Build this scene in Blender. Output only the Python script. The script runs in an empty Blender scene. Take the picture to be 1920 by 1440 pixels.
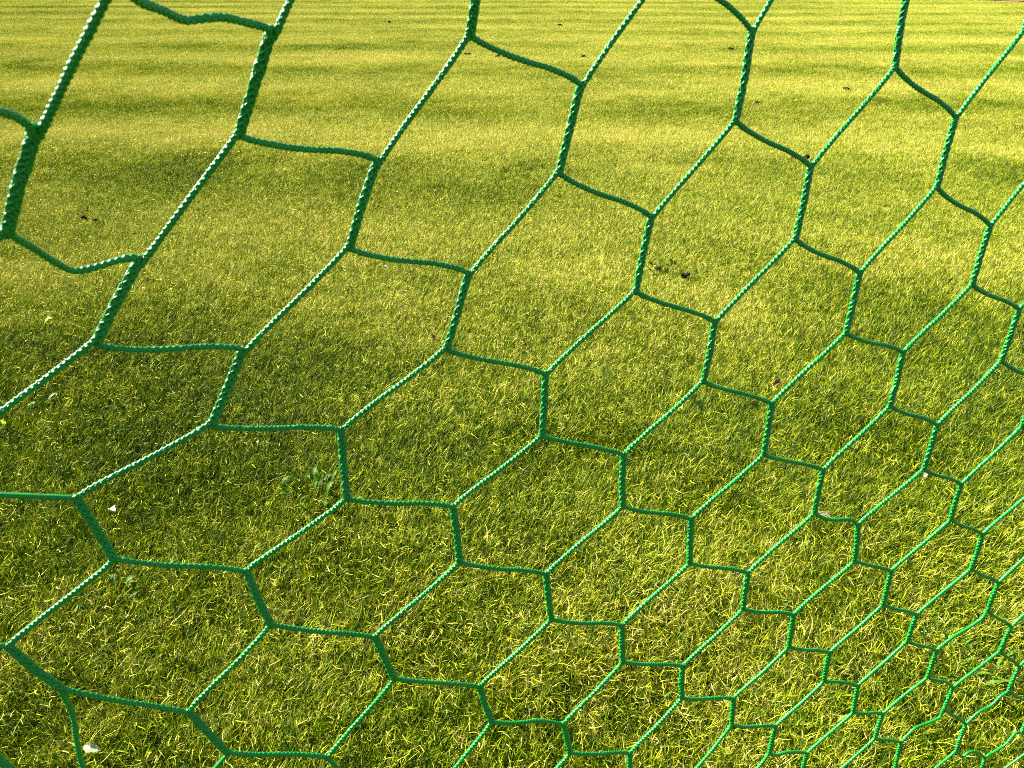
import bpy, math, random
import numpy as np
from mathutils import Vector, Matrix

rng = np.random.default_rng(7)
random.seed(7)
R = math.radians
scene = bpy.context.scene

# ------------------------------------------------------------------ camera
cam_data = bpy.data.cameras.new('camera')
cam = bpy.data.objects.new('camera', cam_data)
scene.collection.objects.link(cam)
cam.location = (0, 0, 1.55)
cam.rotation_euler = (R(60.0), 0, 0)
cam_data.sensor_width = 36.0
cam_data.lens = 26.0
cam_data.clip_start = 0.02
cam_data.clip_end = 3000
cam_data.dof.use_dof = True
cam_data.dof.focus_distance = 1.5
cam_data.dof.aperture_fstop = 22.0
scene.camera = cam

# ------------------------------------------------------------------ sky and sun
SUN_AZ, SUN_EL = -66.0, 30.0          # degrees from +Y (ahead), negative is to the left
world = bpy.data.worlds.new('World')
scene.world = world
world.use_nodes = True
wn = world.node_tree
sky = wn.nodes.new('ShaderNodeTexSky')
sky.sky_type = 'NISHITA'
sky.sun_disc = False
sky.sun_elevation = R(SUN_EL)
sky.sun_rotation = R(SUN_AZ)
sky.air_density = 1.0
sky.dust_density = 0.6
bg = wn.nodes['Background']
wn.links.new(sky.outputs['Color'], bg.inputs['Color'])
bg.inputs['Strength'].default_value = 0.05

sun_data = bpy.data.lights.new('sun', 'SUN')
sun_data.energy = 5.0
sun_data.angle = R(0.5)
sun_data.color = (1.0, 0.97, 0.88)
sun = bpy.data.objects.new('sun', sun_data)
scene.collection.objects.link(sun)
sd = Vector((math.sin(R(SUN_AZ)) * math.cos(R(SUN_EL)), math.cos(R(SUN_AZ)) * math.cos(R(SUN_EL)), math.sin(R(SUN_EL))))
sun.rotation_euler = sd.to_track_quat('Z', 'Y').to_euler()
sun.location = (-20, 10, 20)

scene.view_settings.view_transform = 'Standard'
scene.view_settings.look = 'None'
scene.view_settings.gamma = 1.0
scene.view_settings.use_curve_mapping = False
scene.view_settings.exposure = 2.15

scene.render.engine = 'CYCLES'
cy = scene.cycles
cy.max_bounces = 6
cy.diffuse_bounces = 1
cy.filter_width = 1.0
cy.transmission_bounces = 4
cy.glossy_bounces = 2
cy.sample_clamp_indirect = 6.0
cy.use_denoising = False
cy.caustics_reflective = False
cy.caustics_refractive = False


# ------------------------------------------------------------------ helpers
def mesh_np(name, verts, quads=None, tris=None, mat=None, uv=None, smooth=True):
    """verts (n,3); quads (q,4); tris (t,3); uv (n,2) per vertex"""
    me = bpy.data.meshes.new(name)
    verts = np.asarray(verts, np.float32)
    loops, starts, totals = [], [], []
    n = 0
    if quads is not None and len(quads):
        q = np.asarray(quads, np.int32)
        loops.append(q.ravel()); starts.append(np.arange(len(q)) * 4); totals.append(np.full(len(q), 4)); n = len(q) * 4
    if tris is not None and len(tris):
        t = np.asarray(tris, np.int32)
        loops.append(t.ravel()); starts.append(n + np.arange(len(t)) * 3); totals.append(np.full(len(t), 3))
    loops = np.concatenate(loops).astype(np.int32)
    starts = np.concatenate(starts).astype(np.int32)
    me.vertices.add(len(verts)); me.vertices.foreach_set('co', verts.ravel())
    me.loops.add(len(loops)); me.loops.foreach_set('vertex_index', loops)
    me.polygons.add(len(starts)); me.polygons.foreach_set('loop_start', starts)
    me.update(calc_edges=True)
    me.polygons.foreach_set('use_smooth', np.full(len(starts), smooth))
    if uv is not None:
        l = me.uv_layers.new(name='UVMap')
        l.data.foreach_set('uv', np.asarray(uv, np.float32)[loops].ravel())
    if mat: me.materials.append(mat)
    me.validate()
    return me


def link(name, me, parent=None, loc=(0, 0, 0), rot=(0, 0, 0), scale=1.0):
    o = bpy.data.objects.new(name, me)
    scene.collection.objects.link(o)
    o.location = loc; o.rotation_euler = rot
    o.scale = (scale,) * 3 if isinstance(scale, (int, float)) else scale
    if parent: o.parent = parent
    return o


def tag(o, label=None, cat=None, group=None, kind=None):
    if label: o['label'] = label
    if cat: o['category'] = cat
    if group: o['group'] = group
    if kind: o['kind'] = kind
    return o


_W = [(rng.uniform(0, 2 * math.pi), rng.uniform(0, 2 * math.pi), f) for f in (1.1, 1.7, 2.6, 3.9, 5.3, 7.9, 11.0) for _ in range(3)]


def height(x, y):
    """gentle unevenness of the lawn, metres"""
    z = 0
    for a, p, f in _W:
        z = z + np.sin(f * (x * math.cos(a) + y * math.sin(a)) + p) * 0.0042 / f ** 0.75
    return z


def nodes(name):
    m = bpy.data.materials.new(name)
    m.use_nodes = True
    nt = m.node_tree
    for n in list(nt.nodes): nt.nodes.remove(n)
    out = nt.nodes.new('ShaderNodeOutputMaterial')
    return m, nt, out


def N(nt, t, **kw):
    n = nt.nodes.new(t)
    for k, v in kw.items():
        if k.startswith('i_'): n.inputs[k[2:].replace('_', ' ')].default_value = v
        else: setattr(n, k, v)
    return n


def ramp(nt, stops, fac):
    r = nt.nodes.new('ShaderNodeValToRGB')
    e = r.color_ramp.elements
    while len(e) > 1: e.remove(e[-1])
    e[0].position = stops[0][0]; e[0].color = (*stops[0][1], 1)
    for p, c in stops[1:]:
        k = e.new(p); k.color = (*c, 1)
    if fac is not None: nt.links.new(fac, r.inputs['Fac'])
    return r


def math_node(nt, op, a, b=None, clamp=False):
    m = nt.nodes.new('ShaderNodeMath'); m.operation = op; m.use_clamp = clamp
    for i, v in enumerate((a, b)):
        if v is None: continue
        if isinstance(v, (int, float)): m.inputs[i].default_value = v
        else: nt.links.new(v, m.inputs[i])
    return m.outputs[0]


def dryness_and_sheen(nt):
    """0 green .. 1 straw, in metres: dry patches, painted band sheen and far glare"""
    geo = N(nt, 'ShaderNodeNewGeometry')
    mp = N(nt, 'ShaderNodeMapping'); mp.inputs['Scale'].default_value = (0.33, 1.0, 1.0)
    nt.links.new(geo.outputs['Position'], mp.inputs['Vector'])
    n1 = N(nt, 'ShaderNodeTexNoise', i_Scale=0.5, i_Detail=2.5, i_Roughness=0.55)
    nt.links.new(mp.outputs[0], n1.inputs['Vector'])
    n2 = N(nt, 'ShaderNodeTexNoise', i_Scale=1.5, i_Detail=4.0, i_Roughness=0.6)
    m2 = N(nt, 'ShaderNodeMapping'); m2.inputs['Location'].default_value = (3.7, 1.9, 5.0)
    nt.links.new(geo.outputs['Position'], m2.inputs['Vector']); nt.links.new(m2.outputs[0], n2.inputs['Vector'])
    n3 = N(nt, 'ShaderNodeTexNoise', i_Scale=13.0, i_Detail=2.0)
    nt.links.new(geo.outputs['Position'], n3.inputs['Vector'])
    # sheen of leaning mower bands, painted in as colour, 3.3 m repeat, wandering a little
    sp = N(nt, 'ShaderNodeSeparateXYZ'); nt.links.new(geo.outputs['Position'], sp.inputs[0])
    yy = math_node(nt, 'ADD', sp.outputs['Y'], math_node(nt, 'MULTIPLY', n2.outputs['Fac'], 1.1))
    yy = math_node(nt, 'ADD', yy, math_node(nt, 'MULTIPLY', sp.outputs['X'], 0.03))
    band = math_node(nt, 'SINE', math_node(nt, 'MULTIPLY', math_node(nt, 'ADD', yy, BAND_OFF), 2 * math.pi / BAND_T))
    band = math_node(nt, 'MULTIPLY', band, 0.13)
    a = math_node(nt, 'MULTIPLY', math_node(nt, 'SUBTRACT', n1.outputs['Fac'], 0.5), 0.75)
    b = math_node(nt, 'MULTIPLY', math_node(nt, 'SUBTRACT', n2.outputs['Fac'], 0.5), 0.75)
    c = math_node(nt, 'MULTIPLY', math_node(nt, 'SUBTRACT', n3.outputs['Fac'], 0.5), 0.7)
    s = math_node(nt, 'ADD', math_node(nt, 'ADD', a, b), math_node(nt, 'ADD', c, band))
    # shaded gaps near and grazing glare far off, painted into the blade colour
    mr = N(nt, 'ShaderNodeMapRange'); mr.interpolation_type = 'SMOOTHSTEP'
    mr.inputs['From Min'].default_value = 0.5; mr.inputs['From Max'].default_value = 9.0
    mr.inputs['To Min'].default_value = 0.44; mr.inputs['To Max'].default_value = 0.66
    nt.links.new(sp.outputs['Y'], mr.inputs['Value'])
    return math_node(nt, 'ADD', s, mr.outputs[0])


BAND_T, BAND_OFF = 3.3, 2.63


# ------------------------------------------------------------------ materials
def mat_blade():
    m, nt, out = nodes('grass_blade')
    uv = N(nt, 'ShaderNodeUVMap'); uv.uv_map = 'UVMap'
    sp = N(nt, 'ShaderNodeSeparateXYZ'); nt.links.new(uv.outputs[0], sp.inputs[0])
    d = dryness_and_sheen(nt)
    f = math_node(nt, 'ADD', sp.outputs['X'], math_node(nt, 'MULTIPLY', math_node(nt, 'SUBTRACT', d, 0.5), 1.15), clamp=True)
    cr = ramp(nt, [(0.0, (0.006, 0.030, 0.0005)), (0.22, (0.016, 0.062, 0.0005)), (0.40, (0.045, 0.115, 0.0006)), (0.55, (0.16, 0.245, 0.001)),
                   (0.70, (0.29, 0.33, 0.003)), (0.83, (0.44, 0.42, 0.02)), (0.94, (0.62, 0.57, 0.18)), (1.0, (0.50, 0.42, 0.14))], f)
    hs = N(nt, 'ShaderNodeHueSaturation'); hs.inputs['Saturation'].default_value = 1.12
    nt.links.new(cr.outputs['Color'], hs.inputs['Color'])
    dif = N(nt, 'ShaderNodeBsdfDiffuse'); tr = N(nt, 'ShaderNodeBsdfTranslucent')
    gl = N(nt, 'ShaderNodeBsdfGlossy'); gl.inputs['Roughness'].default_value = 0.5
    gl.inputs['Color'].default_value = (1.0, 0.93, 0.28, 1)
    nt.links.new(hs.outputs[0], dif.inputs['Color']); nt.links.new(hs.outputs[0], tr.inputs['Color'])
    mx = N(nt, 'ShaderNodeMixShader'); mx.inputs[0].default_value = 0.16
    nt.links.new(dif.outputs[0], mx.inputs[1]); nt.links.new(tr.outputs[0], mx.inputs[2])
    m2 = N(nt, 'ShaderNodeMixShader'); m2.inputs[0].default_value = 0.045
    nt.links.new(mx.outputs[0], m2.inputs[1]); nt.links.new(gl.outputs[0], m2.inputs[2])
    nt.links.new(m2.outputs[0], out.inputs['Surface'])
    return m


def mat_soil():
    m, nt, out = nodes('thatch_and_soil')
    d = dryness_and_sheen(nt)
    geo = N(nt, 'ShaderNodeNewGeometry')
    n = N(nt, 'ShaderNodeTexNoise', i_Scale=90.0, i_Detail=5.0); nt.links.new(geo.outputs['Position'], n.inputs['Vector'])
    cr = ramp(nt, [(0.25, (0.004, 0.003, 0.001)), (0.5, (0.012, 0.011, 0.002)), (0.75, (0.035, 0.028, 0.006))], n.outputs['Fac'])
    # where no blades are modelled, far off, the sheet carries the lawn colour
    far = ramp(nt, [(0.2, (0.06, 0.095, 0.006)), (0.8, (0.20, 0.18, 0.02))], d)
    sp = N(nt, 'ShaderNodeSeparateXYZ'); nt.links.new(geo.outputs['Position'], sp.inputs[0])
    ln = N(nt, 'ShaderNodeVectorMath', operation='LENGTH'); nt.links.new(geo.outputs['Position'], ln.inputs[0])
    k = N(nt, 'ShaderNodeMapRange'); k.inputs['From Min'].default_value = 20; k.inputs['From Max'].default_value = 38
    nt.links.new(ln.outputs['Value'], k.inputs['Value'])
    mx = N(nt, 'ShaderNodeMix', data_type='RGBA')
    nt.links.new(k.outputs[0], mx.inputs[0]); nt.links.new(cr.outputs[0], mx.inputs[6]); nt.links.new(far.outputs[0], mx.inputs[7])
    p = N(nt, 'ShaderNodeBsdfPrincipled'); p.inputs['Roughness'].default_value = 1.0
    p.inputs['Specular IOR Level'].default_value = 0.1
    nt.links.new(mx.outputs[2], p.inputs['Base Color'])
    bp = N(nt, 'ShaderNodeBump', i_Strength=0.6, i_Distance=0.01); nt.links.new(n.outputs['Fac'], bp.inputs['Height'])
    nt.links.new(bp.outputs[0], p.inputs['Normal'])
    nt.links.new(p.outputs[0], out.inputs['Surface'])
    return m


def mat_cord(name, base):
    m, nt, out = nodes(name)
    uv = N(nt, 'ShaderNodeUVMap'); uv.uv_map = 'UVMap'
    # fine filaments running with the strands
    mp = N(nt, 'ShaderNodeMapping'); mp.inputs['Scale'].default_value = (9.0, 420.0, 1.0); mp.inputs['Rotation'].default_value = (0, 0, 0.5)
    nt.links.new(uv.outputs[0], mp.inputs['Vector'])
    n = N(nt, 'ShaderNodeTexNoise', i_Scale=2.2, i_Detail=3.0); nt.links.new(mp.outputs[0], n.inputs['Vector'])
    geo = N(nt, 'ShaderNodeNewGeometry')
    g = N(nt, 'ShaderNodeTexNoise', i_Scale=38.0, i_Detail=3.0); nt.links.new(geo.outputs['Position'], g.inputs['Vector'])
    hs = N(nt, 'ShaderNodeHueSaturation'); hs.inputs['Color'].default_value = (*base, 1)
    nt.links.new(math_node(nt, 'ADD', math_node(nt, 'MULTIPLY', n.outputs['Fac'], 0.55), math_node(nt, 'ADD', math_node(nt, 'MULTIPLY', g.outputs['Fac'], 0.5), 0.5)), hs.inputs['Value'])
    p = N(nt, 'ShaderNodeBsdfPrincipled')
    nt.links.new(hs.outputs[0], p.inputs['Base Color'])
    p.inputs['Roughness'].default_value = 0.38
    p.inputs['Specular IOR Level'].default_value = 0.5
    bp = N(nt, 'ShaderNodeBump', i_Strength=0.35, i_Distance=0.0004); nt.links.new(n.outputs['Fac'], bp.inputs['Height'])
    nt.links.new(bp.outputs[0], p.inputs['Normal'])
    nt.links.new(p.outputs[0], out.inputs['Surface'])
    return m


def mat_simple(name, c1, c2, scale=40.0, rough=0.7, trans=0.0):
    m, nt, out = nodes(name)
    tc = N(nt, 'ShaderNodeTexCoord')
    n = N(nt, 'ShaderNodeTexNoise', i_Scale=scale, i_Detail=4.0); nt.links.new(tc.outputs['Object'], n.inputs['Vector'])
    cr = ramp(nt, [(0.35, c1), (0.65, c2)], n.outputs['Fac'])
    p = N(nt, 'ShaderNodeBsdfPrincipled'); p.inputs['Roughness'].default_value = rough
    p.inputs['Specular IOR Level'].default_value = 0.2
    nt.links.new(cr.outputs[0], p.inputs['Base Color'])
    bp = N(nt, 'ShaderNodeBump', i_Strength=0.5, i_Distance=0.003); nt.links.new(n.outputs['Fac'], bp.inputs['Height'])
    nt.links.new(bp.outputs[0], p.inputs['Normal'])
    if trans:
        t = N(nt, 'ShaderNodeBsdfTranslucent'); nt.links.new(cr.outputs[0], t.inputs['Color'])
        mx = N(nt, 'ShaderNodeMixShader'); mx.inputs[0].default_value = trans
        nt.links.new(p.outputs[0], mx.inputs[1]); nt.links.new(t.outputs[0], mx.inputs[2])
        nt.links.new(mx.outputs[0], out.inputs['Surface'])
    else:
        nt.links.new(p.outputs[0], out.inputs['Surface'])
    return m


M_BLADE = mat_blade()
M_SOIL = mat_soil()
M_CORD = mat_cord('green_braided_cord', (0.0005, 0.22, 0.020))
M_TRACK = mat_simple('red_running_track', (0.22, 0.035, 0.02), (0.30, 0.05, 0.03), 300.0, 0.9)
M_LINE = mat_simple('white_line_paint', (0.7, 0.7, 0.68), (0.8, 0.8, 0.78), 60.0, 0.7)
M_WEED = mat_simple('weed_leaf', (0.03, 0.09, 0.001), (0.10, 0.19, 0.002), 9.0, 0.6, 0.3)
M_WEEDY = mat_simple('yellowed_weed_leaf', (0.30, 0.36, 0.01), (0.42, 0.48, 0.03), 60.0, 0.5, 0.4)
M_PALE = mat_simple('pale_dry_leaf', (0.20, 0.22, 0.10), (0.36, 0.36, 0.20), 90.0, 0.6, 0.15)
M_WHITE = mat_simple('white_petal', (0.38, 0.37, 0.30), (0.5, 0.49, 0.42), 80.0, 0.6, 0.2)
M_BROWN = mat_simple('brown_dry_leaf', (0.12, 0.05, 0.015), (0.22, 0.11, 0.04), 70.0, 0.6, 0.15)
M_CLOD = mat_simple('dark_soil_crumb', (0.012, 0.008, 0.004), (0.035, 0.024, 0.012), 120.0, 1.0)
M_STRAW = mat_simple('bleached_straw', (0.35, 0.30, 0.15), (0.5, 0.45, 0.28), 60.0, 0.6, 0.15)

# ------------------------------------------------------------------ ground, one sheet out to the horizon
def axis(lo, hi, fine0, fine1, step):
    a = list(np.arange(fine0, fine1 + 1e-6, step))
    s, v = step, fine1
    while v < hi: s *= 1.35; v += s; a.append(min(v, hi))
    s, v = step, fine0
    while v > lo: s *= 1.35; v -= s; a.insert(0, max(v, lo))
    return np.array(a)


gx = axis(-900, 900, -6, 6, 0.08); gy = axis(-900, 900, -1, 12, 0.08)
XX, YY = np.meshgrid(gx, gy)
fall = np.clip(1 - (np.hypot(XX, YY) - 30) / 15, 0, 1)
ZZ = height(XX, YY) * fall - 0.012
gv = np.c_[XX.ravel(), YY.ravel(), ZZ.ravel()]
nx_, ny_ = len(gx), len(gy)
ii = (np.arange(ny_ - 1)[:, None] * nx_ + np.arange(nx_ - 1)[None]).ravel()
ground = link('ground', mesh_np('ground', gv, quads=np.c_[ii, ii + 1, ii + 1 + nx_, ii + nx_], mat=M_SOIL))
tag(ground, 'dark thatch and soil of the sports field under the grass', kind='structure')

# running track, a ring round the field, seen in the far right corner
def ring(name, r0, r1, z, mat, n=240):
    a = np.linspace(0, 2 * math.pi, n, endpoint=False)
    c = np.array([-4.0, 2.5])
    inner = np.c_[c[0] + r0 * np.cos(a), c[1] + r0 * np.sin(a), np.full(n, z)]
    outer = np.c_[c[0] + r1 * np.cos(a), c[1] + r1 * np.sin(a), np.full(n, z)]
    i = np.arange(n); j = (i + 1) % n
    return mesh_np(name, np.r_[inner, outer], quads=np.c_[i, n + i, n + j, j], mat=mat, smooth=False)


track = link('running_track', ring('running_track', 38.75, 46.2, 0.05, M_TRACK))
tag(track, 'red running track curving round the far edge of the grass', kind='structure')
for k in range(7):
    r = 38.85 + 1.22 * k
    link('lane_line', ring('lane_line', r, r + 0.05, 0.054, M_LINE), parent=track)

# ------------------------------------------------------------------ grass
PS = 0.42                                # size of one tuft mat


def blades(n, spread, len_rng, tilt_rng, flat=False, seed=0):
    g = np.random.default_rng(seed)
    L = g.uniform(*len_rng, n) * g.uniform(0.75, 1.15, n)
    w = g.uniform(0.0005, 0.0011, n)
    x = g.uniform(-PS / 2, PS / 2, n); y = g.uniform(-PS / 2, PS / 2, n)
    # tufts: pull towards random centres
    k = 90
    cx, cy_ = g.uniform(-PS / 2, PS / 2, k), g.uniform(-PS / 2, PS / 2, k)
    ci = g.integers(0, k, n)
    pull = g.uniform(0, 0.8, n) * (g.random(n) < 0.68)
    pull2 = pull
    x = x * (1 - pull2) + (cx[ci] + g.normal(0, 0.012, n)) * pull2
    y = y * (1 - pull2) + (cy_[ci] + g.normal(0, 0.012, n)) * pull2
    taz = g.normal(0, 0.8, k); tlen = g.uniform(0.6, 1.35, k)
    L = L * np.where(pull > 0, tlen[ci], 1.0)
    az = np.where(g.random(n) < 0.72, g.normal(0, spread, n) + taz[ci], g.uniform(-math.pi, math.pi, n))
    t0 = g.uniform(*tilt_rng, n); bend = g.uniform(0.1, 1.1, n)
    u = g.random(n); thu = g.normal(0, 0.10, k)
    u = np.clip(u * 0.82 + 0.03 + thu[ci], 0.01, 0.985)
    dead = g.random(n) < 0.10
    u = np.where(dead, g.uniform(0.86, 0.99, n), u)
    P = []
    px, py, pz = x.copy(), y.copy(), np.full(n, -0.012) if not flat else g.uniform(0.004, 0.024, n)
    side = np.c_[-np.sin(az), np.cos(az)]
    curl = g.normal(0, 0.35, n)
    pts = [(px.copy(), py.copy(), pz.copy())]
    seg = 3
    for s in range(seg):
        if flat: ti = g.uniform(1.35, 1.75, n)
        else: ti = np.clip(t0 + bend * (s / seg), 0, 1.75)
        a = az + curl * s
        px = px + L / seg * np.sin(ti) * np.cos(a); py = py + L / seg * np.sin(ti) * np.sin(a); pz = pz + L / seg * np.cos(ti)
        pts.append((px.copy(), py.copy(), pz.copy()))
    V, UV = [], []
    tw = g.uniform(-0.9, 0.9, n)
    for s, (a, b, c) in enumerate(pts):
        ww = w * (1.0, 0.95, 0.7, 0)[s]
        h = s / seg
        ox, oy, oz = side[:, 0] * ww * np.cos(tw), side[:, 1] * ww * np.cos(tw), ww * np.sin(tw)
        if s < seg:
            V += [np.c_[a - ox, b - oy, c - oz], np.c_[a + ox, b + oy, c + oz]]
            UV += [np.c_[u, np.full(n, h)]] * 2
        else:
            V.append(np.c_[a, b, c]); UV.append(np.c_[u, np.full(n, h)])
    V = np.stack(V, 1).reshape(-1, 3); UV = np.stack(UV, 1).reshape(-1, 2)
    o = np.arange(n)[:, None] * 7
    Q = np.concatenate([o + np.array([[0, 1, 3, 2]]), o + np.array([[2, 3, 5, 4]])])
    T = o + np.array([[4, 5, 6]])
    return V, UV, Q, T


def join(parts):
    V, U, Q, T, n = [], [], [], [], 0
    for v, u, q, t in parts:
        V.append(v); U.append(u); Q.append(q + n); T.append(t + n); n += len(v)
    return np.concatenate(V), np.concatenate(U), np.concatenate(Q), np.concatenate(T)


tuft_col = bpy.data.collections.new('grass_tufts')
N_TUFT = 6
for k in range(N_TUFT):
    spread = 0.75
    v, u, q, t = join([blades(6200, spread, (0.024, 0.052), (0.05, 1.0), seed=100 + k),
                       blades(350, 1.4, (0.015, 0.035), (1.2, 1.5), flat=True, seed=200 + k),
                       blades(260, 0.5, (0.045, 0.065), (0.5, 1.2), seed=300 + k)])
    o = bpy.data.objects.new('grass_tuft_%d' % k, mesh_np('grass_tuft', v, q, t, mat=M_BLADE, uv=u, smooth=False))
    tuft_col.objects.link(o)

# where the mats lie: a wedge ahead of the camera, wide enough for a step to either side
pts = []
SP = 0.285
ys = np.arange(-0.6, 41.4, SP)
for y in ys:
    half = 2.6 + 0.95 * max(y, 0)
    xs = np.arange(-half, half, SP)
    pts.append(np.c_[xs + rng.uniform(-.035, .035, len(xs)), np.full(len(xs), y) + rng.uniform(-.035, .035, len(xs))])
pts = np.concatenate(pts)
pts = pts[np.hypot(pts[:, 0] + 4.0, pts[:, 1] - 2.5) < 38.6]
n = len(pts)
fx = np.sin(pts[:, 0] * 1.3 + 0.9 * np.sin(pts[:, 1] * 0.9)) + np.sin(pts[:, 1] * 2.1 + pts[:, 0] * 0.7)
band = np.sin(2 * math.pi * (pts[:, 1] + 0.4 * np.sin(pts[:, 0] * 0.7) + 0.03 * pts[:, 0] + 0.5 + BAND_OFF) / BAND_T)
lean = R(52) + fx * R(16) + rng.normal(0, R(12), n)
near = np.clip((2.6 - pts[:, 1]) / 1.2, 0, 1)
lean = np.where(rng.random(n) < 0.9 * near, rng.uniform(-math.pi, math.pi, n), lean)
far = np.clip((pts[:, 1] - 4) / 5, 0, 1)
lean = lean + far * np.where(band > 0, R(15), -R(95) * np.clip((26 - pts[:, 1]) / 14, 0.25, 1))
pm = bpy.data.meshes.new('grass_points')
pm.vertices.add(n)
z = height(pts[:, 0], pts[:, 1]) * np.clip(1 - (np.hypot(pts[:, 0], pts[:, 1]) - 30) / 15, 0, 1)
pm.vertices.foreach_set('co', np.c_[pts, z].astype(np.float32).ravel())
a = pm.attributes.new('rot', 'FLOAT_VECTOR', 'POINT')
e = 0.12
hx = (height(pts[:, 0] + e, pts[:, 1]) - height(pts[:, 0] - e, pts[:, 1])) / (2 * e)
hy = (height(pts[:, 0], pts[:, 1] + e) - height(pts[:, 0], pts[:, 1] - e)) / (2 * e)
rot = np.c_[np.arctan(hy), -np.arctan(hx), lean]
# euler XYZ turns about Z last, so bring the tilt into the turned frame
ca, sa = np.cos(lean), np.sin(lean)
tx, ty = np.arctan(hy), -np.arctan(hx)
rot[:, 0] = ca * tx + sa * ty; rot[:, 1] = -sa * tx + ca * ty
a.data.foreach_set('vector', rot.astype(np.float32).ravel())
a = pm.attributes.new('scl', 'FLOAT', 'POINT')
a.data.foreach_set('value', (rng.uniform(0.95, 1.2, n)).astype(np.float32))
a = pm.attributes.new('vid', 'INT', 'POINT')
a.data.foreach_set('value', rng.integers(0, N_TUFT, n).astype(np.int32))
grass = link('grass', pm)
tag(grass, 'sunlit mown grass of the sports field, green with yellowed streaks', 'grass', kind='stuff')
ng = bpy.data.node_groups.new('grass_scatter', 'GeometryNodeTree')
ng.interface.new_socket('Geometry', in_out='INPUT', socket_type='NodeSocketGeometry')
ng.interface.new_socket('Geometry', in_out='OUTPUT', socket_type='NodeSocketGeometry')
gi = ng.nodes.new('NodeGroupInput'); go = ng.nodes.new('NodeGroupOutput')
iop = ng.nodes.new('GeometryNodeInstanceOnPoints')
ci = ng.nodes.new('GeometryNodeCollectionInfo')
ci.inputs['Collection'].default_value = tuft_col
ci.inputs['Separate Children'].default_value = True
ci.inputs['Reset Children'].default_value = True


def attr(nm, dt):
    x = ng.nodes.new('GeometryNodeInputNamedAttribute'); x.data_type = dt; x.inputs['Name'].default_value = nm
    return next(o for o in x.outputs if o.enabled and o.name == 'Attribute')


e2r = ng.nodes.new('FunctionNodeEulerToRotation')
ng.links.new(attr('rot', 'FLOAT_VECTOR'), e2r.inputs[0])
ng.links.new(gi.outputs[0], iop.inputs['Points'])
ng.links.new(ci.outputs[0], iop.inputs['Instance'])
iop.inputs['Pick Instance'].default_value = True
ng.links.new(attr('vid', 'INT'), iop.inputs['Instance Index'])
ng.links.new(e2r.outputs[0], iop.inputs['Rotation'])
ng.links.new(attr('scl', 'FLOAT'), iop.inputs['Scale'])
ng.links.new(iop.outputs[0], go.inputs[0])
md = grass.modifiers.new('scatter', 'NODES'); md.node_group = ng

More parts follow.
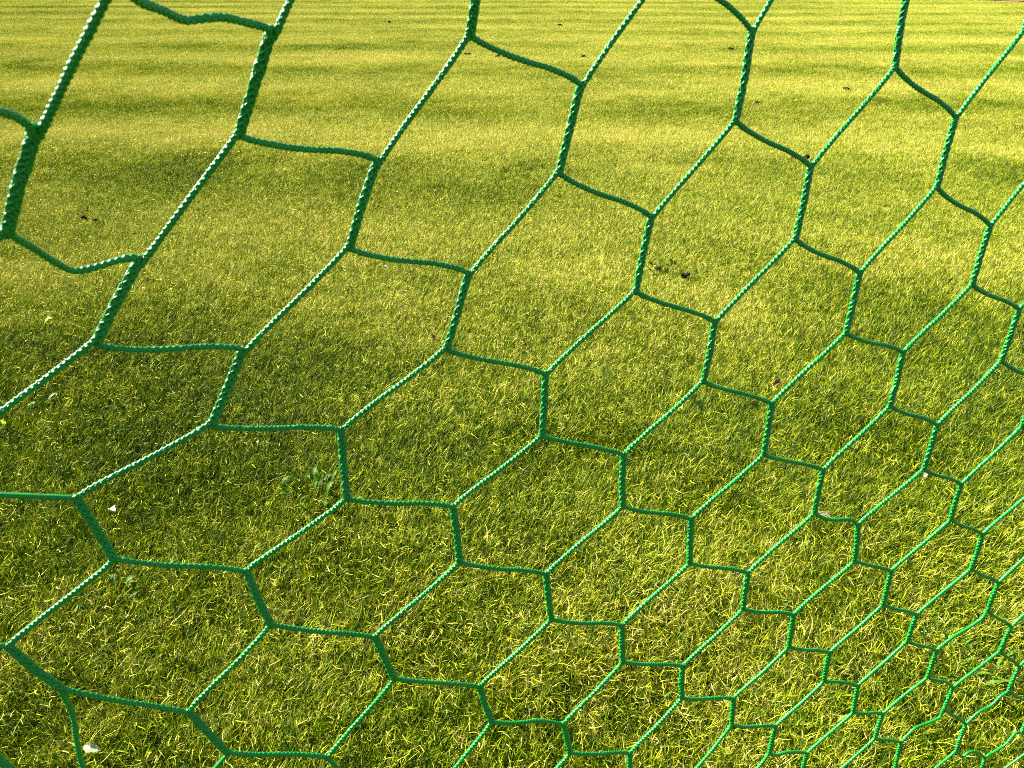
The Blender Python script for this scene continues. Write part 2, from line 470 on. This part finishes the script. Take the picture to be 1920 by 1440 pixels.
# ------------------------------------------------------------------ goal net
# knots of the hexagonal netting, millimetres in the world; (column, row, top/bottom end of the doubled side)
NODES = {
 ('a', -1, 'B'):(-210,303,1502),
 ('a', 0, 'T'):(-214,345,1483),
 ('a', 0, 'B'):(-255,361,1429),
 ('a', 1, 'T'):(-226,427,1391),
 ('a', 1, 'B'):(-263,418,1339),
 ('a', 2, 'T'):(-193,471,1306),
 ('a', 2, 'B'):(-222,458,1251),
 ('a', 3, 'T'):(-137,495,1222),
 ('a', 3, 'B'):(-138,488,1157),
 ('a', 4, 'T'):(-53,518,1125),
 ('a', 4, 'B'):(-49,515,1060),
 ('a', 5, 'T'):(34,546,1016),
 ('a', 5, 'B'):(41,547,949),
 ('a', 6, 'T'):(123,581,904),
 ('a', 6, 'B'):(129,584,838),
 ('a', 7, 'T'):(212,620,789),
 ('a', 7, 'B'):(219,623,722),
 ('a', 8, 'T'):(302,660,674),
 ('a', 8, 'B'):(310,663,611),
 ('a', 9, 'T'):(391,697,562),
 ('a', 9, 'B'):(393,696,496),
 ('a', 10, 'T'):(471,728,450),
 ('a', 10, 'B'):(473,725,388),
 ('a', 11, 'T'):(546,753,353),
 ('b', -1, 'B'):(-151,325,1544),
 ('b', 0, 'T'):(-125,425,1517),
 ('b', 0, 'B'):(-159,445,1460),
 ('b', 1, 'T'):(-91,508,1431),
 ('b', 1, 'B'):(-116,506,1370),
 ('b', 2, 'T'):(-34,544,1336),
 ('b', 2, 'B'):(-53,533,1275),
 ('b', 3, 'T'):(29,560,1237),
 ('b', 3, 'B'):(27,554,1176),
 ('b', 4, 'T'):(107,581,1137),
 ('b', 4, 'B'):(111,580,1073),
 ('b', 5, 'T'):(191,611,1032),
 ('b', 5, 'B'):(198,614,964),
 ('b', 6, 'T'):(280,648,918),
 ('b', 6, 'B'):(285,651,853),
 ('b', 7, 'T'):(368,687,806),
 ('b', 7, 'B'):(376,692,737),
 ('b', 8, 'T'):(455,726,687),
 ('b', 8, 'B'):(462,728,621),
 ('b', 9, 'T'):(536,759,573),
 ('b', 9, 'B'):(545,761,504),
 ('b', 10, 'T'):(614,788,465),
 ('b', 10, 'B'):(615,785,403),
 ('b', 11, 'T'):(681,808,360),
 ('b', 11, 'B'):(687,804,291),
 ('b', 12, 'T'):(771,828,224),
 ('c', -1, 'B'):(-96,415,1550),
 ('c', 0, 'T'):(-17,496,1552),
 ('c', 0, 'B'):(-27,519,1506),
 ('c', 1, 'T'):(50,574,1470),
 ('c', 1, 'B'):(36,573,1406),
 ('c', 2, 'T'):(116,603,1363),
 ('c', 2, 'B'):(107,594,1299),
 ('c', 3, 'T'):(187,620,1259),
 ('c', 3, 'B'):(183,614,1198),
 ('c', 4, 'T'):(265,644,1156),
 ('c', 4, 'B'):(268,644,1091),
 ('c', 5, 'T'):(353,678,1047),
 ('c', 5, 'B'):(357,680,981),
 ('c', 6, 'T'):(432,712,937),
 ('c', 6, 'B'):(446,719,868),
 ('c', 7, 'T'):(521,752,820),
 ('c', 7, 'B'):(529,756,750),
 ('c', 8, 'T'):(607,788,696),
 ('c', 8, 'B'):(609,789,637),
 ('c', 9, 'T'):(685,819,581),
 ('c', 9, 'B'):(689,819,515),
 ('c', 10, 'T'):(763,846,456),
 ('c', 10, 'B'):(762,843,401),
 ('c', 11, 'T'):(832,863,333),
 ('c', 11, 'B'):(831,855,264),
 ('c', 12, 'T'):(911,874,215),
 ('c', 12, 'B'):(910,863,161),
 ('d', 0, 'B'):(111,587,1550),
 ('d', 1, 'T'):(186,634,1501),
 ('d', 1, 'B'):(183,632,1433),
 ('d', 2, 'T'):(263,660,1391),
 ('d', 2, 'B'):(259,652,1326),
 ('d', 3, 'T'):(339,679,1284),
 ('d', 3, 'B'):(339,676,1219),
 ('d', 4, 'T'):(421,707,1182),
 ('d', 4, 'B'):(425,708,1112),
 ('d', 5, 'T'):(508,741,1067),
 ('d', 5, 'B'):(513,745,997),
 ('d', 6, 'T'):(591,777,950),
 ('d', 6, 'B'):(599,782,884),
 ('d', 7, 'T'):(677,814,831),
 ('d', 7, 'B'):(685,818,759),
 ('d', 8, 'T'):(763,849,701),
 ('d', 8, 'B'):(768,851,634),
 ('d', 9, 'T'):(845,879,569),
 ('d', 9, 'B'):(844,877,510),
 ('d', 10, 'T'):(912,898,446),
 ('d', 10, 'B'):(911,894,382),
 ('d', 11, 'T'):(982,911,326),
 ('d', 11, 'B'):(988,903,250),
 ('d', 12, 'T'):(1064,912,193),
 ('e', 0, 'B'):(214,644,1544),
 ('e', 1, 'T'):(330,699,1532),
 ('e', 1, 'B'):(333,694,1466),
 ('e', 2, 'T'):(414,722,1421),
 ('e', 2, 'B'):(410,713,1357),
 ('e', 3, 'T'):(493,742,1311),
 ('e', 3, 'B'):(492,738,1246),
 ('e', 4, 'T'):(576,770,1204),
 ('e', 4, 'B'):(577,769,1137),
 ('e', 5, 'T'):(662,803,1088),
 ('e', 5, 'B'):(661,803,1022),
 ('e', 6, 'T'):(744,836,966),
 ('e', 6, 'B'):(749,840,896),
 ('e', 7, 'B'):(823,870,769),
 ('e', 8, 'B'):(899,898,627),
 ('e', 9, 'B'):(964,918,504),
 ('f', 1, 'T'):(473,768,1554),
 ('f', 1, 'B'):(475,757,1491),
 ('f', 2, 'B'):(548,771,1378),
 ('z', 1, 'T'):(-262,355,1426),
 ('z', 2, 'T'):(-327,377,1299),
 ('z', 3, 'T'):(-307,411,1220),
 ('z', 3, 'B'):(-300,417,1156),
 ('z', 4, 'T'):(-219,451,1112),
 ('z', 4, 'B'):(-209,451,1048),
 ('z', 5, 'T'):(-128,480,1001),
 ('z', 5, 'B'):(-115,483,937),
 ('z', 6, 'T'):(-34,515,886),
 ('z', 6, 'B'):(-22,519,820),
 ('z', 7, 'T'):(60,553,770),
 ('z', 7, 'B'):(71,558,705),
 ('z', 8, 'T'):(153,594,653),
 ('z', 8, 'B'):(158,595,592),
 ('z', 9, 'T'):(252,635,532),
 ('z', 10, 'T'):(361,680,455),
 ('y', 4, 'T'):(-374,378,1107),
 ('y', 4, 'B'):(-356,388,1043),
 ('y', 5, 'T'):(-283,417,979),
 ('y', 5, 'B'):(-263,422,911),
 ('y', 6, 'T'):(-184,452,861),
 ('y', 7, 'T'):(-69,498,760),
 ('y', 8, 'T'):(41,544,674),
 ('x', 4, 'T'):(-418,359,1034),
 ('x', 4, 'B'):(-408,366,969),
 ('x', 5, 'T'):(-369,382,926),
}
SLACK = {
 (('a', 0, 'B'), ('a', 1, 'T')): [(-255,376,1417), (-254,390,1403), (-251,400,1394), (-242,410,1393), (-233,418,1394)],
 (('b', -1, 'B'), ('b', 0, 'T')): [(-154,335,1539), (-155,346,1534), (-153,361,1530), (-150,377,1525), (-145,386,1525), (-139,394,1525), (-133,408,1522)],
 (('c', 11, 'B'), ('c', 12, 'T')): [(843,857,249), (853,859,240), (864,864,245), (882,869,240)],
 (('c', 5, 'B'), ('c', 6, 'T')): [(370,686,970), (387,693,960), (409,702,953), (422,708,946)],
 (('d', 11, 'B'), ('c', 12, 'T')): [(970,898,254), (956,891,232), (935,883,222)],
 (('c', 10, 'B'), ('b', 11, 'T')): [(758,840,383), (735,831,380), (706,820,381), (691,813,369)],
 (('y', 4, 'B'), ('x', 5, 'T')): [(-358,387,1016), (-362,385,987), (-365,383,961)],
 (('a', 1, 'B'), ('a', 2, 'T')): [(-259,423,1333), (-247,435,1325), (-231,446,1320), (-214,457,1316), (-200,466,1311)],
 (('a', -1, 'B'), ('a', 0, 'T')): [(-212,317,1496), (-212,326,1493), (-213,335,1489)],
 (('d', 10, 'B'), ('c', 11, 'T')): [(897,889,376), (880,882,357), (854,872,352)],
 (('d', 8, 'B'), ('c', 9, 'T')): [(761,848,621), (736,839,607), (710,829,598)],
 (('b', 8, 'B'), ('b', 9, 'T')): [(484,737,609), (512,749,591)],
 (('c', 9, 'B'), ('c', 10, 'T')): [(706,826,501), (741,838,479)],
 (('z', 6, 'B'), ('z', 7, 'T')): [(0,528,806), (31,541,792)],
 (('a', 8, 'B'), ('a', 9, 'T')): [(332,672,595), (362,685,578)],
 (('a', 9, 'B'), ('a', 10, 'T')): [(407,702,483), (428,711,476), (450,719,465)],
}
FIT_T = [[0.178, 0.6198, 1.0317], [0.6427, 0.2735, 0.0654], [0.4225, 0.1766, -0.5509], [0.0498, -0.0038, -0.0039], [0.0432, -0.0302, -0.0456], [0.076, -0.0028, -0.0431], [-0.0443, -0.0364, 0.0188], [0.0022, -0.0318, -0.0353], [-0.1028, -0.0125, -0.024], [-0.0535, -0.0092, 0.0202]]
FIT_B = [[0.185, 0.6251, 0.9678], [0.6526, 0.2706, 0.0671], [0.4453, 0.1718, -0.5552], [0.0368, -0.0035, -0.013], [0.0473, -0.0221, -0.0517], [0.0583, -0.0232, -0.0421], [-0.0633, -0.0332, 0.0045], [-0.0689, -0.0295, -0.0322], [-0.1251, -0.0012, -0.0083], [-0.0548, 0.0045, 0.0218]]
COLS = 'xyzabcdef'
NRM = Vector((-0.391, 0.920, -0.010)).normalized()      # the netting hangs in this nearly upright plane
ROOT = Vector((0.28, 0.645, 0.0))
net = bpy.data.objects.new('goal_net', None)
scene.collection.objects.link(net)
net.location = ROOT
tag(net, 'green braided goal net of hexagonal meshes hanging in front of the field', 'goal net')
PN = {k: Vector(v) / 1000 for k, v in NODES.items()}


def sweep(points, rx, rz, amp, pitch, nth, per_mm, seglen, na=24, taper=None, lobe=0.0, phase=0.0, fluff=0.0, seed=0):
    """a braided cord along a polyline; rx across in the net's plane, rz through it"""
    P = np.array([tuple(p) for p in points])
    d = np.r_[0, np.cumsum(np.linalg.norm(np.diff(P, axis=0), axis=1))]
    L = d[-1]
    # smooth curve through the points (Catmull-Rom)
    n = max(6, int(L * 1000 * per_mm))
    s = np.linspace(0, L, n)
    ext = np.r_[[2 * P[0] - P[1]], P, [2 * P[-1] - P[-2]]]
    de = np.r_[-d[1], d, L + d[-1] - d[-2]]
    k = np.clip(np.searchsorted(d, s, side='right') - 1, 0, len(P) - 2)
    t = ((s - d[k]) / (d[k + 1] - d[k]))[:, None]
    p1, p2 = P[k], P[k + 1]
    h = (d[k + 1] - d[k])[:, None]
    m1 = (P[k + 1] - ext[k]) / (de[k + 2] - de[k])[:, None] * h
    m2 = (ext[k + 3] - P[k]) / (de[k + 3] - de[k + 1])[:, None] * h
    C = (2 * t**3 - 3 * t**2 + 1) * p1 + (t**3 - 2 * t**2 + t) * m1 + (-2 * t**3 + 3 * t**2) * p2 + (t**3 - t**2) * m2
    T = np.gradient(C, axis=0); T /= np.linalg.norm(T, axis=1)[:, None]
    nn = np.array(tuple(NRM))
    B = nn - (T @ nn)[:, None] * T; B /= np.linalg.norm(B, axis=1)[:, None]
    A = np.cross(B, T)
    th = np.linspace(0, 2 * math.pi, na, endpoint=False)
    S, TH = np.meshgrid(s, th, indexing='ij')
    g = np.random.default_rng(seed + 5)
    wob = sum(a_ * np.sin(2 * math.pi * s / l_ + p_) for a_, l_, p_ in zip(g.normal(0, .5, 3), (.021, .034, .057), g.uniform(0, 6.28, 3)))
    wid = 1 + sum(a_ * np.sin(2 * math.pi * s / l_ + p_) for a_, l_, p_ in zip(g.normal(0, .022, 3), (.013, .022, .041), g.uniform(0, 6.28, 3)))
    ks = 2 * math.pi * S / (pitch * g.uniform(.9, 1.1)) + wob[:, None]
    TW = TH + 0.6 * wob[:, None]
    q = 0.5 + 0.5 * np.cos(nth * TW + phase) * np.cos(ks)
    q = np.sqrt(q)
    if lobe:                                           # the doubled side: crossing strands with deep pits between them
        c1, c2 = np.abs(np.cos(0.5 * (nth * TW + ks))), np.abs(np.cos(0.5 * (nth * TW - ks)))
        q = np.maximum(c1, c2) ** 1.6
    rr = 1 + amp * (q - 0.7)
    if lobe: rr = rr - lobe * np.abs(np.sin(TH)) ** 6
    if fluff:
        g = np.random.default_rng(seed)
        rr = rr + g.normal(0, fluff, rr.shape)
    tp = np.ones(n) if taper is None else np.interp(s / L, taper[0], taper[1])
    tp = (tp * wid)[:, None]
    off = (rx * tp * rr * np.cos(TH))[..., None] * A[:, None, :] + (rz * tp * rr * np.sin(TH))[..., None] * B[:, None, :]
    V = (C[:, None, :] + off).reshape(-1, 3) - np.array(tuple(ROOT))
    U = np.c_[(TH / (2 * math.pi)).ravel(), S.ravel()]
    i = np.arange(n - 1)[:, None] * na; j = np.arange(na)[None]; j2 = (j + 1) % na
    Q = np.stack([i + j, i + j2, i + na + j2, i + na + j], -1).reshape(-1, 4)
    # end caps
    c0, c1 = len(V), len(V) + 1
    V = np.r_[V, [C[0] - np.array(tuple(ROOT)), C[-1] - np.array(tuple(ROOT))]]; U = np.r_[U, [[0, 0], [0, L]]]
    j = np.arange(na); j2 = (j + 1) % na
    Tt = np.r_[np.c_[np.full(na, c0), j2, j], np.c_[np.full(na, c1), (n - 1) * na + j, (n - 1) * na + j2]]
    return V, U, Q, Tt


CAM = Vector((0, 0, 1.55))
W2 = 0.00285        # half width of the doubled side
R1 = 0.00205        # radius of a single cord


def lod(p):
    d = (p - CAM).length
    return (2.2, 24, 32) if d < 0.75 else (1.9, 18, 24) if d < 1.1 else (1.5, 12, 18)


def side_dir(k):
    c, i, e_ = k
    o = (c, i, 'B' if e_ == 'T' else 'T')
    if o in PN:
        t = (PN[o] - PN[k]).normalized()
    else:
        t = Vector((0, 0, -1.0)) if e_ == 'T' else Vector((0, 0, 1.0))
    return t


count = 0
links = []
for k in PN:
    c, i, e_ = k
    if e_ == 'T' and (c, i, 'B') in PN: links.append(('double', k, (c, i, 'B')))
    if e_ == 'B':
        if (c, i + 1, 'T') in PN: links.append(('short', k, (c, i + 1, 'T')))
        j = COLS.index(c)
        if j > 0 and (COLS[j - 1], i + 1, 'T') in PN: links.append(('long', k, (COLS[j - 1], i + 1, 'T')))

for kind, a, b in links:
    A_, B_ = PN[a], PN[b]
    per, n1, n2 = lod((A_ + B_) / 2)
    g = random.Random(str((a, b)))
    wf = min(1.15, 0.90 + max(0.0, ((A_ + B_) / 2 - CAM).length - 0.45) * 0.30)      # the lower netting is slacker and its braid fuller
    if kind == 'double':
        t = (B_ - A_).normalized(); x = t.cross(NRM).normalized()
        mid = (A_ + B_) / 2 + x * g.uniform(-0.0012, 0.0012) + NRM * g.uniform(-0.001, 0.001)
        e_ = 0.0025
        tap = ([0, .05, .12, .88, .95, 1], [0.62, 0.92, 1, 1, 0.92, 0.62])
        v, u, q, tr = sweep([A_ - t * e_, A_.lerp(mid, .5), mid, mid.lerp(B_, .5), B_ + t * e_], W2 * wf, W2 * wf * 0.82, 1.0, 0.0066, 4, per, 0,
                            na=n2, taper=tap, lobe=0.12, fluff=0.01, seed=count)
        link('doubled_cord', mesh_np('doubled_cord', v, q, tr, mat=M_CORD, uv=u), parent=net)
    else:
        ta, tb = side_dir(a), side_dir(b)
        d = (B_ - A_).normalized()
        sgn = 1.0
        lat_a = (d - ta * d.dot(ta)).normalized(); lat_b = (-d - tb * d.dot(-tb) * -1).normalized() if False else ((-d) - tb * (-d).dot(tb)).normalized()
        pa = [A_ + ta * 0.006 + lat_a * 0.0014, A_ + lat_a * 0.0024 - ta * 0.0005]
        pb = [B_ + lat_b * 0.0024 - tb * 0.0005, B_ + tb * 0.006 + lat_b * 0.0014]
        if (a, b) in SLACK:
            mid = [Vector(p) / 1000 for p in SLACK[(a, b)]]
        else:
            up = Vector((0, 0, -1))
            sag = g.uniform(0.0, 0.0022) if kind == 'short' else g.uniform(-0.0004, 0.0008)
            w = NRM * g.uniform(-0.0012, 0.0012)
            p0, p3 = pa[1], pb[0]
            mid = [p0.lerp(p3, .28) + up * sag * .6 + w * .5 - ta * .0008, p0.lerp(p3, .5) + up * sag * .3 + w, p0.lerp(p3, .72) - up * sag * .4 + w * .5 - tb * .0008]
        v, u, q, tr = sweep(pa + mid + pb, R1 * wf, R1 * wf, 0.70, 0.0040, 3, per, 0, na=n1, fluff=0.01, seed=count,
                            taper=([0, .04, .08, .12, .17, .83, .88, .92, .96, 1], [0.75, 1.05, 1.0, g.uniform(1.0, 1.3), 1.0, 1.0, g.uniform(1.0, 1.3), 1.0, 1.05, 0.75]))
        o = link('cord', mesh_np('cord', v, q, tr, mat=M_CORD, uv=u), parent=net)
        if (a, b) in SLACK: o['label'] = 'slack cord that sags between two knots'
    count += 1

# the same netting going on beyond what the photograph frames: plain cords, one part
def lattice(c, i, e_):
    u = (c - 4) / 4.0; v = (i - 5) / 5.0
    f = np.array([1, u, v, u * u, u * v, v * v, u**3, u * u * v, u * v * v, v**3])
    return Vector((f @ np.array(FIT_T if e_ == 'T' else FIT_B)).tolist())


def ext_node(c, i, e_):
    k = (COLS[c], i, e_) if 0 <= c < len(COLS) else None
    if k in PN: return PN[k], True
    # walk to the nearest known cell, then step on by the mean lattice vectors
    best = None
    for (cc, iii, ee), p in PN.items():
        if ee != e_: continue
        j = COLS.index(cc)
        dd = (j - c) ** 2 + (iii - i) ** 2
        if best is None or dd < best[0]: best = (dd, j, iii, p)
    _, j, iii, p = best
    return p + STEP_C * (c - j) + STEP_I * (i - iii), False


def mean_step(dc, di):
    v, n = Vector((0, 0, 0)), 0
    for (cc, i, e_), p in PN.items():
        j = COLS.index(cc) + dc
        if 0 <= j < len(COLS) and (COLS[j], i + di, e_) in PN: v += PN[(COLS[j], i + di, e_)] - p; n += 1
    return v / n


STEP_C, STEP_I = mean_step(1, 0), mean_step(0, 1)
ext = []
for c in range(-3, len(COLS) + 4):
    for i in range(-8, 18):
        for e1, (dc, di, e2) in (('T', (0, 0, 'B')), ('B', (0, 1, 'T')), ('B', (-1, 1, 'T'))):
            (p, k1), (q, k2) = ext_node(c, i, e1), ext_node(c + dc, i + di, e2)
            if k1 and k2: continue
            if min(p.z, q.z) < 0.02 or max(p.z, q.z) > 2.3: continue
            if (p - q).length > 0.16 or (p - q).length < 0.03: continue
            r = W2 * 0.9 if e1 == 'T' else R1
            ext.append(sweep([p, p.lerp(q, .5), q], r, r * (0.75 if e1 == 'T' else 1), 0.2, 0.0088, 4, 0.25, 0, na=8))
v, u, q, tr = join(ext)
o = link('outer_netting', mesh_np('outer_netting', v, q, tr, mat=M_CORD, uv=u), parent=net)
o['kind'] = 'stuff'

# ------------------------------------------------------------------ small things in the grass
def at(x, y, dz=0.0):
    return (x, y, float(height(x, y)) + dz)


def leaf_mesh(name, L, w, mat, curl=0.35, cup=0.3, rows=7, wave=0.0, lobes=0.0, seed=0):
    g = random.Random(seed)
    V, Q = [], []
    for r in range(rows):
        t = r / (rows - 1)
        hw = w * (math.sin(math.pi * min(1, t * 0.93 + 0.05)) ** 0.8) * (1 + lobes * (r % 2))
        z = curl * L * math.sin(t * 2.2) + wave * g.uniform(-1, 1) * L
        x = L * t
        for s in (-1, -0.5, 0, 0.5, 1):
            V.append((x, s * hw, z + cup * abs(s) * hw + wave * g.uniform(-.5, .5) * w))
    for r in range(rows - 1):
        for s in range(4):
            a = r * 5 + s
            Q.append((a, a + 1, a + 6, a + 5))
    me = mesh_np(name, np.array(V), quads=np.array(Q), mat=mat)
    return me


def empty(name, loc):
    o = bpy.data.objects.new(name, None); scene.collection.objects.link(o); o.location = loc
    return o


LEAF = [leaf_mesh('weed_leaf', 1.0, w, M_WEED, curl=c, cup=.35, lobes=l, seed=s) for w, c, l, s in ((.22, .3, 0, 1), (.10, .25, .35, 2), (.28, .4, 0, 3))]
LEAFY = leaf_mesh('weed_leaf', 1.0, .2, M_WEEDY, curl=.2, seed=5)


def weed(x, y, n, L, spread, label, group=None, variant=None, yellow=0, seed=0):
    g = random.Random(seed)
    o = tag(empty('weed_plant', at(x, y)), label, 'weed', group)
    for k in range(n):
        a = g.uniform(0, 2 * math.pi); r = spread * math.sqrt(g.random())
        me = LEAFY if k < yellow else LEAF[variant if variant is not None else g.randrange(3)]
        px, py = r * math.cos(a), r * math.sin(a)
        link('leaf', me, o, (px, py, g.uniform(0.006, 0.026)), (g.uniform(-.5, .5), g.uniform(-.75, .05), a + g.uniform(-.9, .9)), L * g.uniform(.6, 1.2))
    return o


weed(-0.667, 1.955, 34, 0.040, 0.085, 'clump of dark broad leaved weeds in the grass, left of the picture centre', seed=1)
weed(0.879, 3.876, 22, 0.045, 0.13, 'dark weed patch with one bright yellow leaf behind the central net meshes', variant=0, yellow=2, seed=2)
weed(-1.126, 1.463, 14, 0.03, 0.075, 'sparse weed with small leaves in the large mesh at lower left', seed=3)
weed(1.112, 1.251, 40, 0.036, 0.10, 'leafy weed with long narrow leaves behind the small meshes at lower right', variant=1, seed=4)
weed(1.22, 1.23, 14, 0.032, 0.06, 'small pale weed at the lower right edge of the picture', variant=1, yellow=3, seed=5)
weed(-1.95, 2.45, 12, 0.045, 0.12, 'loose weed of bright green leaves near the left edge', variant=0, yellow=4, seed=6)


o = link('dry_leaf', leaf_mesh('dry_leaf', 0.045, 0.009, M_PALE, curl=.16, cup=.9, wave=.05, lobes=.3, seed=3), loc=at(-0.955, 1.026, .030), rot=(0.5, 0.1, R(-12)))
tag(o, 'pale curled dry leaf lying on the grass at the lower left corner', 'leaf')
yl = link('yellow_leaf', leaf_mesh('yellow_leaf', 0.05, 0.016, M_WEEDY, curl=.3, cup=.5, wave=.06, seed=4), loc=at(-2.25, 3.23, .03), rot=(.2, -.2, R(15)))
tag(yl, 'yellow green fallen leaf near the left edge above the second mesh row', 'leaf')
br = link('brown_leaf', leaf_mesh('brown_leaf', 0.036, 0.010, M_BROWN, curl=.35, cup=.6, wave=.08, lobes=.3, seed=9), loc=at(1.065, 2.61, .032), rot=(.6, -.4, R(35)))
tag(br, 'reddish brown curled leaf on the grass above a knot right of centre', 'leaf')
br = link('brown_leaf', leaf_mesh('brown_leaf', 0.03, 0.009, M_BROWN, curl=.4, cup=.5, wave=.09, seed=12), loc=at(-0.36, 3.06, .03), rot=(.2, -.6, R(120)))
tag(br, 'small dark red brown leaf beside a thick cord near the picture centre', 'leaf')

# feather like pale plume: shaft and vane
fe = tag(empty('feather', at(-1.28, 1.838, .03)), 'white downy feather with dark spots on the grass at left', 'feather')
fe.rotation_euler = (0, 0, R(-35))
link('vane', leaf_mesh('vane', 0.036, 0.009, M_WHITE, curl=.3, cup=.8, wave=.07, lobes=.35, seed=6), fe)
v, u, q, tr = sweep([ROOT + Vector(p) for p in ((-.01, 0, 0), (.01, 0, .006), (.03, 0, .012), (.04, 0, .012))], .0008, .0008, 0, .01, 1, .5, 0, na=6)
link('shaft', mesh_np('shaft', v, q, tr, mat=M_STRAW, uv=u), fe)
fe = tag(empty('straw_tuft', at(0.96, 1.80, .038)), 'bleached tuft of dead straw under a sagging cord at right', 'straw')
fe.rotation_euler = (0, 0, R(-14))
for k in range(16):
    g = random.Random(k)
    s = Vector((g.uniform(-.035, .015), g.uniform(-.006, .006), g.uniform(0, .006))); L = g.uniform(.025, .05); a = g.uniform(-.3, .3)
    v, u, q, tr = sweep([ROOT + s, ROOT + s + Vector((L * .5, L * .5 * a, .004)), ROOT + s + Vector((L, L * a * 1.5, .002))], .0011, .0007, 0, .01, 1, .25, 0, na=5, taper=([0, 1], [1, .3]))
    link('straw', mesh_np('straw', v, q, tr, mat=M_STRAW, uv=u), fe)

petal = [leaf_mesh('white_petal', 1.0, 0.34, M_WHITE, curl=.3, cup=.5, wave=.07, seed=s) for s in (1, 2, 3)]
for k, (x, y, L, lab) in enumerate([
        (-1.72, 2.298, .028, 'white petal on the grass at the far left below the long cord'),
        (-0.706, 3.957, .035, 'white petal standing in the grass above the centre left mesh'),
        (0.184, 2.305, .022, 'small white petal just right of the central knot'),
        (-0.92, 2.208, .026, 'twisted white petal between two knots at lower left'),
        (1.387, 1.998, .026, 'white petal between the small meshes at right'),
        (1.405, 2.06, .016, 'tiny white petal just beyond another one at right'),
        (-1.03, 1.40, .018, 'white petal beside the sparse weed at lower left'),
        (-1.10, 1.43, .014, 'tiny white speck of petal on the sparse lower left weed'),
        (-0.743, 3.51, .018, 'tiny pale petal left of the vertical cord at the centre'),
        (-0.55, 2.05, .02, 'pale petal on the dark weed clump left of centre')]):
    p = link('petal', petal[k % 3], loc=at(x, y, .026), rot=(random.uniform(-.6, .6), random.uniform(-1.0, .2), random.uniform(0, 6.2)), scale=L * .7)
    tag(p, lab, 'petal', 'white petals scattered in the grass')


def clod_mesh(seed):
    import bmesh
    bm = bmesh.new(); bmesh.ops.create_icosphere(bm, subdivisions=3, radius=1)
    g = np.random.default_rng(seed)
    D = g.normal(0, 1, (9, 3)); D /= np.linalg.norm(D, axis=1)[:, None]
    for v in bm.verts:
        p = np.array(v.co); r = 1 + sum(0.16 * np.cos(4.0 * (p @ d) + i) for i, d in enumerate(D)) * .55 + g.normal(0, .04)
        v.co = v.co * float(r)
    me = bpy.data.meshes.new('soil_crumb'); bm.to_mesh(me); bm.free(); me.materials.append(M_CLOD)
    return me


clods = [clod_mesh(s) for s in range(4)]
CL = [(-0.993, 14.70, .05, 'dark soil crumb at the left end of the far row of crumbs'),
      (-0.93, 14.66, .035, 'dark soil crumb second from the left in the far row of crumbs'),
      (-0.852, 14.62, .05, 'dark soil crumb in the middle of the far row of crumbs'),
      (-0.78, 14.60, .045, 'dark soil crumb at the right end of the far row of crumbs'),
      (-0.265, 14.29, .05, 'lone dark soil crumb right of the far row of crumbs'),
      (1.264, 14.21, .06, 'dark soil crumb beyond the upper middle knot of the net'),
      (1.218, 21.02, .08, 'farthest dark soil crumb near the top edge right of centre'),
      (-3.299, 22.08, .07, 'farthest dark soil crumb near the top edge left of centre'),
      (4.46, 10.53, .05, 'dark soil crumb in the upper right mesh'),
      (4.2, 15.5, .06, 'dark soil crumb near the top between the right hand cords'),
      (2.964, 9.42, .035, 'small dark soil crumb beside a thick cord at upper right'),
      (2.585, 6.63, .045, 'dark soil crumb left of a knot at right above the middle'),
      (2.50, 6.66, .035, 'dark soil crumb touching another left of a knot at right'),
      (0.95, 3.82, .03, 'dark soil crumb at the right side of the weed patch in the central mesh'),
      (0.82, 3.93, .024, 'dark soil crumb at the left side of the weed patch in the central mesh'),
      (-2.90, 4.90, .026, 'dark soil crumb in the divot at the left'),
      (-2.80, 4.85, .02, 'smaller dark soil crumb in the divot at the left')]
for k, (x, y, s, lab) in enumerate(CL):
    o = link('soil_crumb', clods[k % 4], loc=at(x, y, .028), rot=(0, 0, k), scale=(s * .9, s * .7, s * .45))
    tag(o, lab, 'soil crumb', 'soil crumbs lying on the grass')
